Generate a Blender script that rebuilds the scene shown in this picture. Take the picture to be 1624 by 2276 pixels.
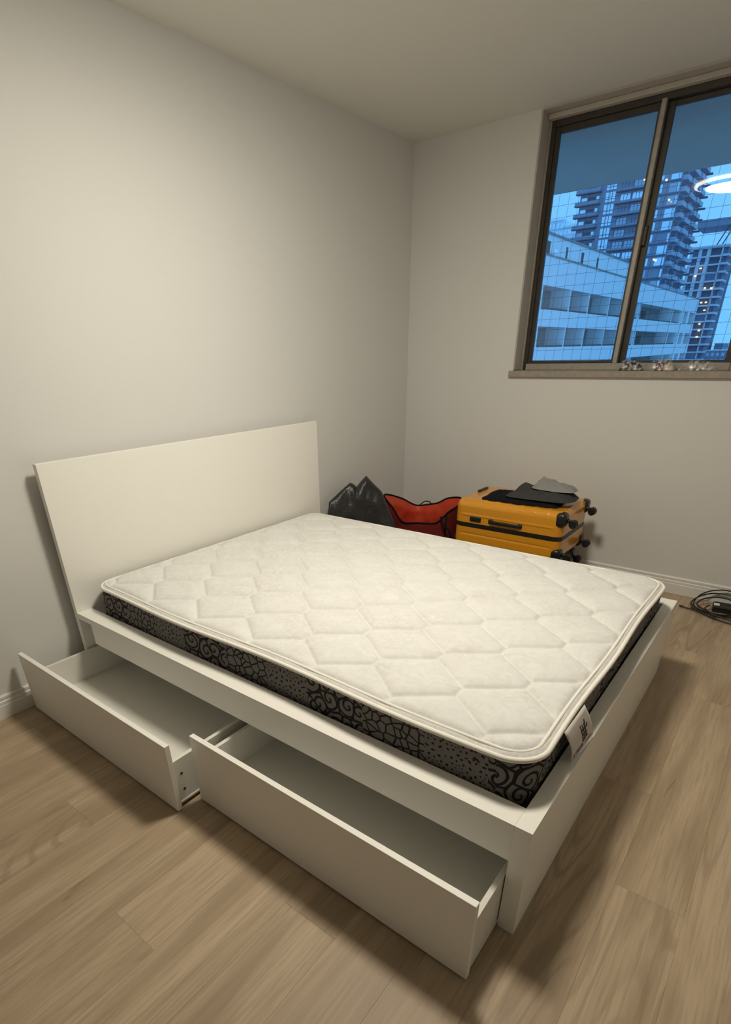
import bpy, bmesh, math, random
import numpy as np
from mathutils import Vector, Matrix, noise

# ------------------------------------------------------------------ reset
for o in list(bpy.data.objects):
    bpy.data.objects.remove(o, do_unlink=True)
scene = bpy.context.scene
COL = scene.collection

# ------------------------------------------------------------------ camera
F_PX, CX, CY = 1207.345, 765.23, 1436.95
W_PX, H_PX = 1624.0, 2276.0
CAM = Vector((2.4052, -0.9769, 1.383))
YAW, PITCH, ROLL = 0.6813, -0.4972, -0.0230
fw = Vector((-math.sin(YAW)*math.cos(PITCH), math.cos(YAW)*math.cos(PITCH), math.sin(PITCH)))
rt = Vector((math.cos(YAW), math.sin(YAW), 0))
up = rt.cross(fw)
rt2 = rt*math.cos(ROLL) + up*math.sin(ROLL)
up2 = -rt*math.sin(ROLL) + up*math.cos(ROLL)
cd = bpy.data.cameras.new('camera')
cd.sensor_fit = 'VERTICAL'; cd.sensor_height = 36.0; cd.sensor_width = 36.0
cd.lens = F_PX*36.0/H_PX
cd.shift_x = (W_PX/2 - CX)/H_PX
cd.shift_y = (CY - H_PX/2)/H_PX
cd.clip_start = 0.02; cd.clip_end = 2000
co = bpy.data.objects.new('camera', cd); COL.objects.link(co)
m3 = Matrix((rt2, up2, -fw)).transposed()
co.matrix_world = Matrix.Translation(CAM) @ m3.to_4x4()
scene.camera = co

# ------------------------------------------------------------------ world, exposure
world = bpy.data.worlds.new('dusk_sky'); scene.world = world
world.use_nodes = True
bg = world.node_tree.nodes['Background']
bg.inputs['Color'].default_value = (0.17, 0.52, 1.0, 1)
bg.inputs['Strength'].default_value = 1.3
LAMP_STRENGTH = 110.0
LAMP_COLOR = (1.0, 0.925, 0.77)
vs = scene.view_settings
vs.view_transform = 'Standard'; vs.look = 'None'; vs.gamma = 1.0; vs.exposure = 0.0
vs.use_curve_mapping = False

# ------------------------------------------------------------------ room numbers (metres)
RX0, RX1, RY0, RY1, RH = 0.0, 3.9, -3.4, 2.792, 2.511

# ------------------------------------------------------------------ material helpers
MATS = {}
def nt(name):
    m = bpy.data.materials.new(name); m.use_nodes = True
    t = m.node_tree; t.nodes.clear()
    out = t.nodes.new('ShaderNodeOutputMaterial')
    MATS[name] = m
    return m, t, out
def N(t, kind, **kw):
    n = t.nodes.new(kind)
    for k, v in kw.items():
        if k in n.inputs.keys() if isinstance(k, str) else False:
            n.inputs[k].default_value = v
        else:
            setattr(n, k, v)
    return n
def L(t, a, b): t.links.new(a, b)
def math_n(t, op, a, b=None, c=None, clamp=False):
    n = t.nodes.new('ShaderNodeMath'); n.operation = op; n.use_clamp = clamp
    for i, v in enumerate((a, b, c)):
        if v is None: continue
        if isinstance(v, (int, float)): n.inputs[i].default_value = v
        else: t.links.new(v, n.inputs[i])
    return n.outputs[0]
def mixc(t, fac, a, b, mode='MIX'):
    n = t.nodes.new('ShaderNodeMix'); n.data_type = 'RGBA'; n.blend_type = mode
    for s, v in ((n.inputs['Factor'], fac), (n.inputs['A'], a), (n.inputs['B'], b)) if False else ((n.inputs[0], fac), (n.inputs[6], a), (n.inputs[7], b)):
        if isinstance(v, (int, float)): s.default_value = v
        elif isinstance(v, tuple): s.default_value = (*v[:3], 1)
        else: t.links.new(v, s)
    return n.outputs[2]
def smooth(t, v, lo, hi):
    n = t.nodes.new('ShaderNodeMapRange'); n.interpolation_type = 'SMOOTHSTEP'
    t.links.new(v, n.inputs[0]); n.inputs[1].default_value = lo; n.inputs[2].default_value = hi
    return n.outputs[0]
def principled(t, out, rough=0.5, spec=0.5, metal=0.0):
    p = t.nodes.new('ShaderNodeBsdfPrincipled')
    p.inputs['Roughness'].default_value = rough
    p.inputs['Metallic'].default_value = metal
    p.inputs['Specular IOR Level'].default_value = spec
    t.links.new(p.outputs[0], out.inputs[0])
    return p
def noise_n(t, vec, scale, detail=3, rough=0.5, dist=0.0):
    n = t.nodes.new('ShaderNodeTexNoise')
    n.inputs['Scale'].default_value = scale; n.inputs['Detail'].default_value = detail
    n.inputs['Roughness'].default_value = rough; n.inputs['Distortion'].default_value = dist
    if vec is not None: t.links.new(vec, n.inputs['Vector'])
    return n.outputs['Fac']
def bump(t, p, h, strength=0.2, dist=0.002):
    b = t.nodes.new('ShaderNodeBump'); b.inputs['Strength'].default_value = strength; b.inputs['Distance'].default_value = dist
    t.links.new(h, b.inputs['Height']); t.links.new(b.outputs[0], p.inputs['Normal'])
def simple(name, col, rough=0.5, metal=0.0, spec=0.5, nscale=0, var=0.0, bstr=0.0, bdist=0.002, coat=0.0):
    m, t, out = nt(name)
    p = principled(t, out, rough, spec, metal)
    p.inputs['Base Color'].default_value = (*col, 1)
    p.inputs['Coat Weight'].default_value = coat
    if nscale:
        tc = t.nodes.new('ShaderNodeTexCoord')
        f = noise_n(t, tc.outputs['Object'], nscale, 4, 0.6)
        if var:
            c = mixc(t, f, tuple(x*(1-var) for x in col), tuple(min(1, x*(1+var)) for x in col))
            L(t, c, p.inputs['Base Color'])
        if bstr: bump(t, p, f, bstr, bdist)
    return m
def emit(name, col, s):
    m, t, out = nt(name)
    e = t.nodes.new('ShaderNodeEmission'); e.inputs[0].default_value = (*col, 1); e.inputs[1].default_value = s
    L(t, e.outputs[0], out.inputs[0]); return m

# ------------------------------------------------------------------ materials
simple('wall_paint', (0.72, 0.715, 0.695), 0.65, spec=0.25, nscale=60, var=0.015, bstr=0.12, bdist=0.001)
simple('ceiling_paint', (0.77, 0.755, 0.695), 0.8, spec=0.15, nscale=90, var=0.02, bstr=0.2, bdist=0.001)
simple('trim_paint', (0.78, 0.77, 0.74), 0.4, spec=0.4, nscale=15, var=0.02)
simple('white_laminate', (0.89, 0.875, 0.82), 0.38, spec=0.4, nscale=8, var=0.01)
simple('drawer_board', (0.74, 0.725, 0.67), 0.55, spec=0.3, nscale=120, var=0.03, bstr=0.05)
simple('hole_dark', (0.05, 0.03, 0.02), 0.7)
simple('bronze_frame', (0.055, 0.048, 0.038), 0.45, metal=0.3, nscale=20, var=0.3)
simple('worn_aluminium', (0.36, 0.33, 0.29), 0.5, metal=0.25, nscale=30, var=0.25, bstr=0.1)
simple('stone_sill', (0.33, 0.285, 0.235), 0.7, nscale=45, var=0.35, bstr=0.5, bdist=0.003)
simple('reveal_plaster', (0.50, 0.46, 0.41), 0.8, spec=0.2, nscale=25, var=0.12, bstr=0.3, bdist=0.003)
simple('black_rubber', (0.012, 0.012, 0.012), 0.4, spec=0.5)
simple('black_plastic', (0.014, 0.014, 0.014), 0.3, spec=0.5)
simple('dark_shell', (0.02, 0.02, 0.023), 0.5, nscale=80, var=0.2, bstr=0.2)
simple('yellow_shell', (0.70, 0.30, 0.018), 0.22, spec=0.5, coat=0.4)
simple('yellow_shell_end', (0.72, 0.34, 0.05), 0.25, spec=0.5, coat=0.3)
simple('black_fabric', (0.011, 0.011, 0.013), 0.95, spec=0.1, nscale=220, var=0.4, bstr=0.3)
simple('charcoal_fabric', (0.055, 0.053, 0.054), 0.95, spec=0.1, nscale=220, var=0.3, bstr=0.3)
simple('grey_fabric', (0.27, 0.265, 0.26), 0.95, spec=0.1, nscale=220, var=0.15, bstr=0.3)
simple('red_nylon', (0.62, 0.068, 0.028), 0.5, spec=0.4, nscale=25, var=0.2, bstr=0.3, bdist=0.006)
simple('red_nylon_shaded', (0.16, 0.018, 0.015), 0.55, spec=0.3, nscale=25, var=0.2, bstr=0.3, bdist=0.006)  # the tote's red nylon, with shade painted into the colour
simple('blue_nylon', (0.012, 0.025, 0.16), 0.6, spec=0.3, nscale=25, var=0.2, bstr=0.3, bdist=0.006)
simple('garbage_plastic', (0.026, 0.026, 0.028), 0.34, spec=0.4, nscale=30, var=0.15, bstr=0.6, bdist=0.006)
simple('white_piping', (0.86, 0.83, 0.76), 0.8, spec=0.15, nscale=200, var=0.05, bstr=0.2)
simple('tag_satin', (0.66, 0.61, 0.57), 0.6, nscale=120, var=0.03)
simple('tag_ink', (0.02, 0.016, 0.012), 0.8)
simple('paper_white', (0.8, 0.8, 0.78), 0.6)
simple('net_cord', (0.07, 0.09, 0.13), 0.9, spec=0.0)
simple('soffit_concrete', (0.62, 0.60, 0.56), 0.9, spec=0.1, nscale=4, var=0.08)
simple('white_concrete', (0.93, 0.91, 0.92), 0.9, spec=0.1, nscale=1.2, var=0.05)
simple('grey_concrete', (0.34, 0.33, 0.33), 0.9, spec=0.1, nscale=1.5, var=0.12)
simple('dark_opening', (0.05, 0.05, 0.055), 0.6)
simple('tower_cladding', (0.33, 0.34, 0.43), 0.8, spec=0.2, nscale=0.15, var=0.1)
simple('tower_slab', (0.20, 0.20, 0.26), 0.8, spec=0.1)
simple('tower_balcony_panel', (0.50, 0.50, 0.60), 0.7)
simple('tower_dark', (0.13, 0.135, 0.19), 0.7)
simple('tower_glass', (0.70, 0.80, 0.90), 0.12, metal=0.9)
simple('tower_glass_dim', (0.40, 0.44, 0.54), 0.2, metal=0.8)
simple('frame_concrete', (0.78, 0.76, 0.82), 0.9, spec=0.1)
simple('frame_dark', (0.20, 0.205, 0.28), 0.7)
simple('pale_cladding', (0.80, 0.92, 0.95), 0.8, nscale=0.1, var=0.05)
simple('pale_trim', (0.95, 0.97, 0.97), 0.8)
simple('city_ground', (0.22, 0.23, 0.26), 0.95, spec=0.0, nscale=0.05, var=0.3)
simple('chrome_ring', (0.75, 0.74, 0.72), 0.15, metal=1.0)
simple('lamp_housing', (0.82, 0.82, 0.80), 0.4)
emit('lamp_diffuser', LAMP_COLOR, LAMP_STRENGTH)
emit('added_ring_glow', LAMP_COLOR, 14.0)  # emission of the added ring, seen as the lamp's second reflection
emit('far_lamp', (1.0, 0.85, 0.5), 2.2)
simple('packet_brown', (0.13, 0.028, 0.012), 0.3, nscale=30, var=0.4)
simple('packet_tan', (0.42, 0.32, 0.2), 0.4, nscale=30, var=0.2)
simple('packet_dark', (0.05, 0.038, 0.025), 0.5, nscale=40, var=0.5)

def clear_film():
    m, t, out = nt('clear_film')
    tr = t.nodes.new('ShaderNodeBsdfTransparent'); gl = t.nodes.new('ShaderNodeBsdfGlossy'); gl.inputs['Roughness'].default_value = 0.28
    df = t.nodes.new('ShaderNodeBsdfDiffuse'); df.inputs[0].default_value = (0.74, 0.73, 0.74, 1)
    m1 = t.nodes.new('ShaderNodeMixShader'); m1.inputs[0].default_value = 0.10
    L(t, df.outputs[0], m1.inputs[1]); L(t, gl.outputs[0], m1.inputs[2])
    tc = t.nodes.new('ShaderNodeTexCoord')
    f = smooth(t, noise_n(t, tc.outputs['Object'], 45, 3, 0.6), 0.44, 0.80)
    m2 = t.nodes.new('ShaderNodeMixShader'); L(t, f, m2.inputs[0])
    L(t, tr.outputs[0], m2.inputs[1]); L(t, m1.outputs[0], m2.inputs[2])
    L(t, m2.outputs[0], out.inputs[0])
clear_film()
def glass():
    m, t, out = nt('window_glass')
    tr = t.nodes.new('ShaderNodeBsdfTransparent'); tr.inputs[0].default_value = (0.90, 0.95, 0.97, 1)
    gl = t.nodes.new('ShaderNodeBsdfGlossy'); gl.inputs['Roughness'].default_value = 0.0
    fr = t.nodes.new('ShaderNodeFresnel'); fr.inputs[0].default_value = 1.5
    ms = t.nodes.new('ShaderNodeMixShader')
    L(t, fr.outputs[0], ms.inputs[0]); L(t, tr.outputs[0], ms.inputs[1]); L(t, gl.outputs[0], ms.inputs[2])
    L(t, ms.outputs[0], out.inputs[0])
glass()

def wood():
    m, t, out = nt('oak_vinyl')
    p = principled(t, out, 0.48, 0.35)
    tc = t.nodes.new('ShaderNodeTexCoord'); oi = t.nodes.new('ShaderNodeObjectInfo')
    off = t.nodes.new('ShaderNodeVectorMath'); off.operation = 'SCALE'
    cmb = t.nodes.new('ShaderNodeCombineXYZ')
    L(t, oi.outputs['Random'], cmb.inputs[0]); L(t, math_n(t, 'MULTIPLY', oi.outputs['Random'], 7.3), cmb.inputs[1]); L(t, math_n(t, 'MULTIPLY', oi.outputs['Random'], 3.1), cmb.inputs[2])
    L(t, cmb.outputs[0], off.inputs[0]); off.inputs['Scale'].default_value = 23.0
    add = t.nodes.new('ShaderNodeVectorMath'); add.operation = 'ADD'
    L(t, tc.outputs['Object'], add.inputs[0]); L(t, off.outputs[0], add.inputs[1])
    def mapped(sx, sy):
        mp = t.nodes.new('ShaderNodeMapping'); mp.inputs['Scale'].default_value = (sx, sy, 1)
        L(t, add.outputs[0], mp.inputs['Vector']); return mp.outputs[0]
    broad = noise_n(t, mapped(9, 1.1), 1.0, 3, 0.55, 0.6)
    fine = noise_n(t, mapped(120, 5), 1.0, 4, 0.6, 0.2)
    # cathedral figure: contour lines of a stretched noise field
    fld = noise_n(t, mapped(5.5, 0.9), 1.0, 1.5, 0.4, 0.25)
    rings = math_n(t, 'SINE', math_n(t, 'MULTIPLY', fld, 95.0))
    rings = smooth(t, rings, 0.2, 1.0)
    ringmask = smooth(t, noise_n(t, mapped(3.0, 0.7), 1.0, 2, 0.5), 0.50, 0.66)
    rings = math_n(t, 'MULTIPLY', rings, ringmask)
    crack = smooth(t, noise_n(t, mapped(26, 2.2), 1.0, 3, 0.55, 0.8), 0.665, 0.77)
    c = mixc(t, smooth(t, broad, 0.32, 0.68), (0.365, 0.270, 0.175), (0.515, 0.400, 0.275))
    c = mixc(t, math_n(t, 'MULTIPLY', smooth(t, fine, 0.38, 0.72), 0.5), c, (0.30, 0.22, 0.145))
    c = mixc(t, math_n(t, 'MULTIPLY', rings, 0.38), c, (0.23, 0.165, 0.105))
    c = mixc(t, math_n(t, 'MULTIPLY', crack, 0.7), c, (0.15, 0.10, 0.06))
    tone = math_n(t, 'ADD', math_n(t, 'MULTIPLY', oi.outputs['Random'], 0.07), 0.965)
    hs = t.nodes.new('ShaderNodeHueSaturation'); L(t, tone, hs.inputs['Value']); L(t, c, hs.inputs['Color'])
    L(t, hs.outputs[0], p.inputs['Base Color'])
    bump(t, p, fine, 0.12, 0.001)
wood()

def quilt():
    m, t, out = nt('quilt_fabric')
    p = principled(t, out, 0.95, 0.1)
    tc = t.nodes.new('ShaderNodeTexCoord')
    w = noise_n(t, tc.outputs['Object'], 380, 2, 0.6)
    d = noise_n(t, tc.outputs['Object'], 22, 4, 0.7, 1.2)
    v = t.nodes.new('ShaderNodeTexVoronoi'); v.feature = 'DISTANCE_TO_EDGE'; v.inputs['Scale'].default_value = 34
    L(t, tc.outputs['Object'], v.inputs['Vector'])
    e = smooth(t, v.outputs['Distance'], 0.02, 0.16)
    msk = smooth(t, noise_n(t, tc.outputs['Object'], 4.5, 2, 0.5), 0.47, 0.6)
    h = math_n(t, 'ADD', math_n(t, 'MULTIPLY', w, 0.45), math_n(t, 'MULTIPLY', math_n(t, 'MULTIPLY', e, msk), 0.35))
    c = mixc(t, smooth(t, d, 0.3, 0.7), (0.69, 0.685, 0.665), (0.755, 0.75, 0.73))
    c = mixc(t, math_n(t, 'MULTIPLY', math_n(t, 'SUBTRACT', 1.0, e), math_n(t, 'MULTIPLY', msk, 0.22)), c, (0.58, 0.55, 0.50))
    L(t, c, p.inputs['Base Color'])
    bump(t, p, h, 0.5, 0.0016)
quilt()

def damask():
    m, t, out = nt('damask_border')
    p = principled(t, out, 0.9, 0.15)
    uv = t.nodes.new('ShaderNodeUVMap')
    nz = t.nodes.new('ShaderNodeTexNoise'); nz.inputs['Scale'].default_value = 22; nz.inputs['Detail'].default_value = 1
    L(t, uv.outputs[0], nz.inputs['Vector'])
    sub = t.nodes.new('ShaderNodeVectorMath'); sub.operation = 'SUBTRACT'; L(t, nz.outputs['Color'], sub.inputs[0]); sub.inputs[1].default_value = (0.5, 0.5, 0.5)
    sc = t.nodes.new('ShaderNodeVectorMath'); sc.operation = 'SCALE'; sc.inputs['Scale'].default_value = 0.012; L(t, sub.outputs[0], sc.inputs[0])
    wv = t.nodes.new('ShaderNodeVectorMath'); wv.operation = 'ADD'; L(t, uv.outputs[0], wv.inputs[0]); L(t, sc.outputs[0], wv.inputs[1])
    def voro(scale, feat, rnd=0.8):
        v = t.nodes.new('ShaderNodeTexVoronoi'); v.voronoi_dimensions = '2D'; v.feature = feat
        v.inputs['Scale'].default_value = scale; v.inputs['Randomness'].default_value = rnd
        L(t, wv.outputs[0], v.inputs['Vector']); return v
    # scrolls
    v1 = voro(15, 'F1', 0.75); v1e = voro(15, 'DISTANCE_TO_EDGE', 0.75)
    loc = t.nodes.new('ShaderNodeVectorMath'); loc.operation = 'SUBTRACT'
    L(t, wv.outputs[0], loc.inputs[0]); L(t, v1.outputs['Position'], loc.inputs[1])
    sp = t.nodes.new('ShaderNodeSeparateXYZ'); L(t, loc.outputs[0], sp.inputs[0])
    th = math_n(t, 'ARCTAN2', sp.outputs[1], sp.outputs[0])
    r = v1.outputs['Distance']
    spiral = math_n(t, 'SINE', math_n(t, 'ADD', th, math_n(t, 'MULTIPLY', r, 17.0)))
    spiral = smooth(t, spiral, 0.25, 0.75)
    edge1 = math_n(t, 'SUBTRACT', 1.0, smooth(t, v1e.outputs['Distance'], 0.03, 0.09))
    scrolls = math_n(t, 'MAXIMUM', spiral, edge1)
    # pebbles
    v2e = voro(34, 'DISTANCE_TO_EDGE', 0.9)
    peb = math_n(t, 'SUBTRACT', 1.0, smooth(t, v2e.outputs['Distance'], 0.05, 0.14))
    # petals on dotted ground
    v3 = voro(11, 'F1', 0.5)
    loc3 = t.nodes.new('ShaderNodeVectorMath'); loc3.operation = 'SUBTRACT'
    L(t, wv.outputs[0], loc3.inputs[0]); L(t, v3.outputs['Position'], loc3.inputs[1])
    s3 = t.nodes.new('ShaderNodeSeparateXYZ'); L(t, loc3.outputs[0], s3.inputs[0])
    th3 = math_n(t, 'ARCTAN2', s3.outputs[1], s3.outputs[0])
    pet = math_n(t, 'MULTIPLY', math_n(t, 'COSINE', math_n(t, 'MULTIPLY', th3, 7.0)), math_n(t, 'COSINE', math_n(t, 'MULTIPLY', v3.outputs['Distance'], 24.0)))
    pet = smooth(t, pet, 0.45, 0.7)
    # patchwork selection along the border
    su = t.nodes.new('ShaderNodeSeparateXYZ'); L(t, uv.outputs[0], su.inputs[0])
    ph = math_n(t, 'FRACT', math_n(t, 'MULTIPLY', su.outputs[0], 1/0.62))
    a = math_n(t, 'GREATER_THAN', ph, 0.36); b = math_n(t, 'GREATER_THAN', ph, 0.70)
    pat = mixc(t, a, scrolls, peb); pat = mixc(t, b, pat, pet)
    base = mixc(t, noise_n(t, uv.outputs[0], 260, 2, 0.6), (0.13, 0.122, 0.118), (0.25, 0.235, 0.225))
    c = mixc(t, math_n(t, 'MULTIPLY', pat, 0.93), base, (0.007, 0.006, 0.006))
    L(t, c, p.inputs['Base Color'])
damask()

# ------------------------------------------------------------------ mesh helpers
def link(name, me, mat=None, parent=None, loc=None):
    o = bpy.data.objects.new(name, me); COL.objects.link(o)
    if mat and me is not None and len(me.materials) == 0: me.materials.append(MATS[mat])
    if parent is not None: o.parent = parent
    if loc is not None: o.location = loc
    return o
def tag(o, label=None, cat=None, group=None, kind=None):
    if label: o['label'] = label
    if cat: o['category'] = cat
    if group: o['group'] = group
    if kind: o['kind'] = kind
    return o
def empty(name, loc=(0, 0, 0), label=None, cat=None, group=None, kind=None):
    o = bpy.data.objects.new(name, None); COL.objects.link(o); o.location = loc
    o.empty_display_size = 0.05
    return tag(o, label, cat, group, kind)
def finish(bm, name, smooth_shade=False, angle=None):
    bmesh.ops.recalc_face_normals(bm, faces=bm.faces)
    me = bpy.data.meshes.new(name); bm.to_mesh(me); bm.free()
    if smooth_shade:
        for pl in me.polygons: pl.use_smooth = True
        if angle:
            me.set_sharp_from_angle(angle=math.radians(angle))
    return me
def bm_box(bm, x0, x1, y0, y1, z0, z1, bev=0.0, seg=1):
    r = bmesh.ops.create_cube(bm, size=1.0)
    vs_ = r['verts']
    for v in vs_:
        v.co = Vector(((x0+x1)/2 + v.co.x*(x1-x0), (y0+y1)/2 + v.co.y*(y1-y0), (z0+z1)/2 + v.co.z*(z1-z0)))
    if bev > 0:
        es = list({e for v in vs_ for e in v.link_edges})
        bmesh.ops.bevel(bm, geom=es, offset=bev, offset_type='OFFSET', segments=seg, profile=0.5, affect='EDGES')
def box(name, x0, x1, y0, y1, z0, z1, mat, parent=None, bev=0.0, seg=1):
    """box given in the coordinates of its parent"""
    bm = bmesh.new(); bm_box(bm, x0, x1, y0, y1, z0, z1, bev, seg)
    return link(name, finish(bm, name), mat, parent)
_cache = {}
def cbox(name, sx, sy, sz, mat, parent, loc, bev=0.0):
    """box with shared mesh data, centred on loc"""
    key = (name, round(sx, 4), round(sy, 4), round(sz, 4), mat, bev)
    if key not in _cache:
        bm = bmesh.new(); bm_box(bm, -sx/2, sx/2, -sy/2, sy/2, -sz/2, sz/2, bev)
        me = finish(bm, name); me.materials.append(MATS[mat]); _cache[key] = me
    return link(name, _cache[key], None, parent, loc)
def bm_cyl(bm, c, axis, r, h, seg=24, r2=None, bev=0.0):
    rr = bmesh.ops.create_cone(bm, cap_ends=True, segments=seg, radius1=r, radius2=r if r2 is None else r2, depth=h)
    q = Vector((0, 0, 1)).rotation_difference(Vector(axis).normalized()).to_matrix()
    for v in rr['verts']: v.co = q @ v.co + Vector(c)
    if bev:
        es = [e for e in {e for v in rr['verts'] for e in v.link_edges} if len(e.link_faces) == 2 and any(len(f.verts) > 4 for f in e.link_faces)]
        bmesh.ops.bevel(bm, geom=es, offset=bev, offset_type='OFFSET', segments=2, profile=0.5, affect='EDGES')
def cyl(name, c, axis, r, h, mat, parent=None, seg=24, r2=None, bev=0.0):
    bm = bmesh.new(); bm_cyl(bm, c, axis, r, h, seg, r2, bev)
    return link(name, finish(bm, name, True, 40), mat, parent)
def tube_bm(bm, pts, r, seg=8, closed=False):
    pts = [Vector(p) for p in pts]; n = len(pts)
    rings = []; prev = None
    for i, p in enumerate(pts):
        a = pts[(i-1) % n] if (closed or i > 0) else p
        b = pts[(i+1) % n] if (closed or i < n-1) else p
        tg = (b-a).normalized()
        ref = prev if prev is not None else (Vector((0, 0, 1)) if abs(tg.z) < 0.9 else Vector((1, 0, 0)))
        nx = (ref - tg*ref.dot(tg)).normalized(); prev = nx
        ny = tg.cross(nx)
        rings.append([bm.verts.new(p + nx*math.cos(2*math.pi*k/seg)*r + ny*math.sin(2*math.pi*k/seg)*r) for k in range(seg)])
    m = n if closed else n-1
    for i in range(m):
        A, B = rings[i], rings[(i+1) % n]
        for k in range(seg): bm.faces.new((A[k], A[(k+1) % seg], B[(k+1) % seg], B[k]))
    if not closed:
        bm.faces.new(rings[0][::-1]); bm.faces.new(rings[-1])
def tube(name, pts, r, mat, parent=None, seg=8, closed=False):
    bm = bmesh.new(); tube_bm(bm, pts, r, seg, closed)
    return link(name, finish(bm, name, True, 60), mat, parent)
def spline(pts, per=8, closed=False):
    P = [Vector(p) for p in pts]; n = len(P); out = []
    rng = range(n) if closed else range(n-1)
    for i in rng:
        g = (lambda k: P[k % n]) if closed else (lambda k: P[max(0, min(n-1, k))])
        p0, p1, p2, p3 = g(i-1), g(i), g(i+1), g(i+2)
        for k in range(per):
            u = k/per
            out.append(0.5*((2*p1) + (p2-p0)*u + (2*p0-5*p1+4*p2-p3)*u*u + (3*p1-p0-3*p2+p3)*u**3))
    if not closed: out.append(P[-1])
    return out
def grid_mesh(name, V, nu, nv, closed_u=False, mat=None, uv=None):
    """V: (nu*nv,3) array, quads between neighbours; fast path through foreach_set"""
    iu = np.arange(nu if closed_u else nu-1); iv = np.arange(nv-1)
    A, B = np.meshgrid(iu, iv, indexing='ij'); A2 = (A+1) % nu
    q = np.stack([A*nv+B, A2*nv+B, A2*nv+B+1, A*nv+B+1], -1).reshape(-1, 4)
    me = bpy.data.meshes.new(name)
    me.vertices.add(len(V)); me.vertices.foreach_set('co', np.asarray(V, np.float32).ravel())
    me.loops.add(q.size); me.loops.foreach_set('vertex_index', q.ravel().astype(np.int32))
    me.polygons.add(len(q)); me.polygons.foreach_set('loop_start', np.arange(0, q.size, 4, dtype=np.int32))
    me.update(calc_edges=True); me.validate()
    me.polygons.foreach_set('use_smooth', np.ones(len(me.polygons), dtype=bool))
    if mat: me.materials.append(MATS[mat])
    return me
def roundbox(name, size, r, n, mat, parent=None, loc=(0, 0, 0), disp=None, zmin=None, zmax=None):
    """rounded box by projecting a subdivided cube; disp(p, nrm) moves the skin along its normal"""
    bm = bmesh.new()
    bmesh.ops.create_cube(bm, size=2.0)
    bmesh.ops.subdivide_edges(bm, edges=bm.edges[:], cuts=n, use_grid_fill=True)
    hs = Vector(size)/2
    rr = min(r, *hs)
    inn = Vector((hs.x-rr, hs.y-rr, hs.z-rr))
    for v in bm.verts:
        # denser sampling toward the edges
        p = Vector([math.copysign(1-(1-abs(c))**1.0, c)*h for c, h in zip(v.co, hs)])
        q = Vector([max(-a, min(a, c)) for c, a in zip(p, inn)])
        d = p-q
        nr = d.normalized() if d.length > 1e-9 else Vector((0, 0, 1))
        v.co = q + nr*rr if d.length > 1e-9 else p
        if disp: v.co += nr*disp(v.co, nr)
    if zmin is not None:
        bmesh.ops.bisect_plane(bm, geom=bm.verts[:]+bm.edges[:]+bm.faces[:], plane_co=(0, 0, zmin), plane_no=(0, 0, -1), clear_outer=True)
    if zmax is not None:
        bmesh.ops.bisect_plane(bm, geom=bm.verts[:]+bm.edges[:]+bm.faces[:], plane_co=(0, 0, zmax), plane_no=(0, 0, 1), clear_outer=True)
    ed = [e for e in bm.edges if len(e.link_faces) == 1]
    if ed: bmesh.ops.holes_fill(bm, edges=ed, sides=0)
    return link(name, finish(bm, name, True, 50), mat, parent, loc)

# ================================================================== ROOM SHELL
def struct(o): o['kind'] = 'structure'; return o
floor = struct(box('floor', RX0-0.1, RX1+0.1, RY0-0.1, RY1+0.1, -0.12, -0.008, 'hole_dark'))
floor['label'] = 'oak-look vinyl plank floor in pale brown'
random.seed(5)
PW, PL = 0.18, 1.22
row = 0; x = RX0
plank_cache = {}
while x < RX1-0.01:
    w = min(PW, RX1-x)
    y = RY0 - PL*((row*0.37 + 0.13) % 1.0)
    while y < RY1-0.01:
        a, b = max(y, RY0), min(y+PL, RY1)
        if b-a > 0.02:
            o = cbox('plank', w-0.0002, b-a-0.0002, 0.008, 'oak_vinyl', floor, (x+w/2, (a+b)/2, -0.004), 0.00035)
        y += PL
    x += PW; row += 1

struct(box('wall_left', RX0-0.12, RX0, RY0-0.12, RY1+0.12, 0, RH, 'wall_paint'))
struct(box('wall_right', RX1, RX1+0.12, RY0-0.12, RY1+0.12, 0, RH, 'wall_paint'))
struct(box('wall_near', RX0, RX1, RY0-0.12, RY0, 0, RH, 'wall_paint'))
struct(box('ceiling', RX0-0.12, RX1+0.12, RY0-0.12, RY1+0.17, RH, RH+0.15, 'ceiling_paint'))
# window wall with its opening
WX0, WX1, WZ0, WZ1 = 0.808, 2.03, 1.245, 2.508
YD = 2.99            # outer face of the window wall
bm = bmesh.new()
bm_box(bm, RX0, WX0, RY1, YD, 0, RH)
bm_box(bm, WX1, RX1, RY1, YD, 0, RH)
bm_box(bm, WX0, WX1, RY1, YD, 0, WZ0)
bm_box(bm, WX0, WX1, RY1, YD, WZ1, RH)
struct(link('wall_far', finish(bm, 'wall_far'), 'wall_paint'))

# baseboards with a stepped profile
prof = [(0, 0), (0.013, 0), (0.013, 0.060), (0.011, 0.064), (0.011, 0.078), (0.007, 0.083), (0.009, 0.089), (0.009, 0.099), (0.005, 0.105), (0, 0.105)]
def baseboard(name, f, l0, l1):
    bm = bmesh.new()
    A = [bm.verts.new(f(d, l0, z)) for d, z in prof]; B = [bm.verts.new(f(d, l1, z)) for d, z in prof]
    n = len(prof)
    for i in range(n): bm.faces.new((A[i], A[(i+1) % n], B[(i+1) % n], B[i]))
    bm.faces.new(A); bm.faces.new(B[::-1])
    return struct(link(name, finish(bm, name), 'trim_paint'))
baseboard('baseboard_left', lambda d, l, z: (RX0+d, l, z), RY0, RY1)
baseboard('baseboard_far', lambda d, l, z: (l, RY1-d, z), RX0+0.013, RX1)

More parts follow.
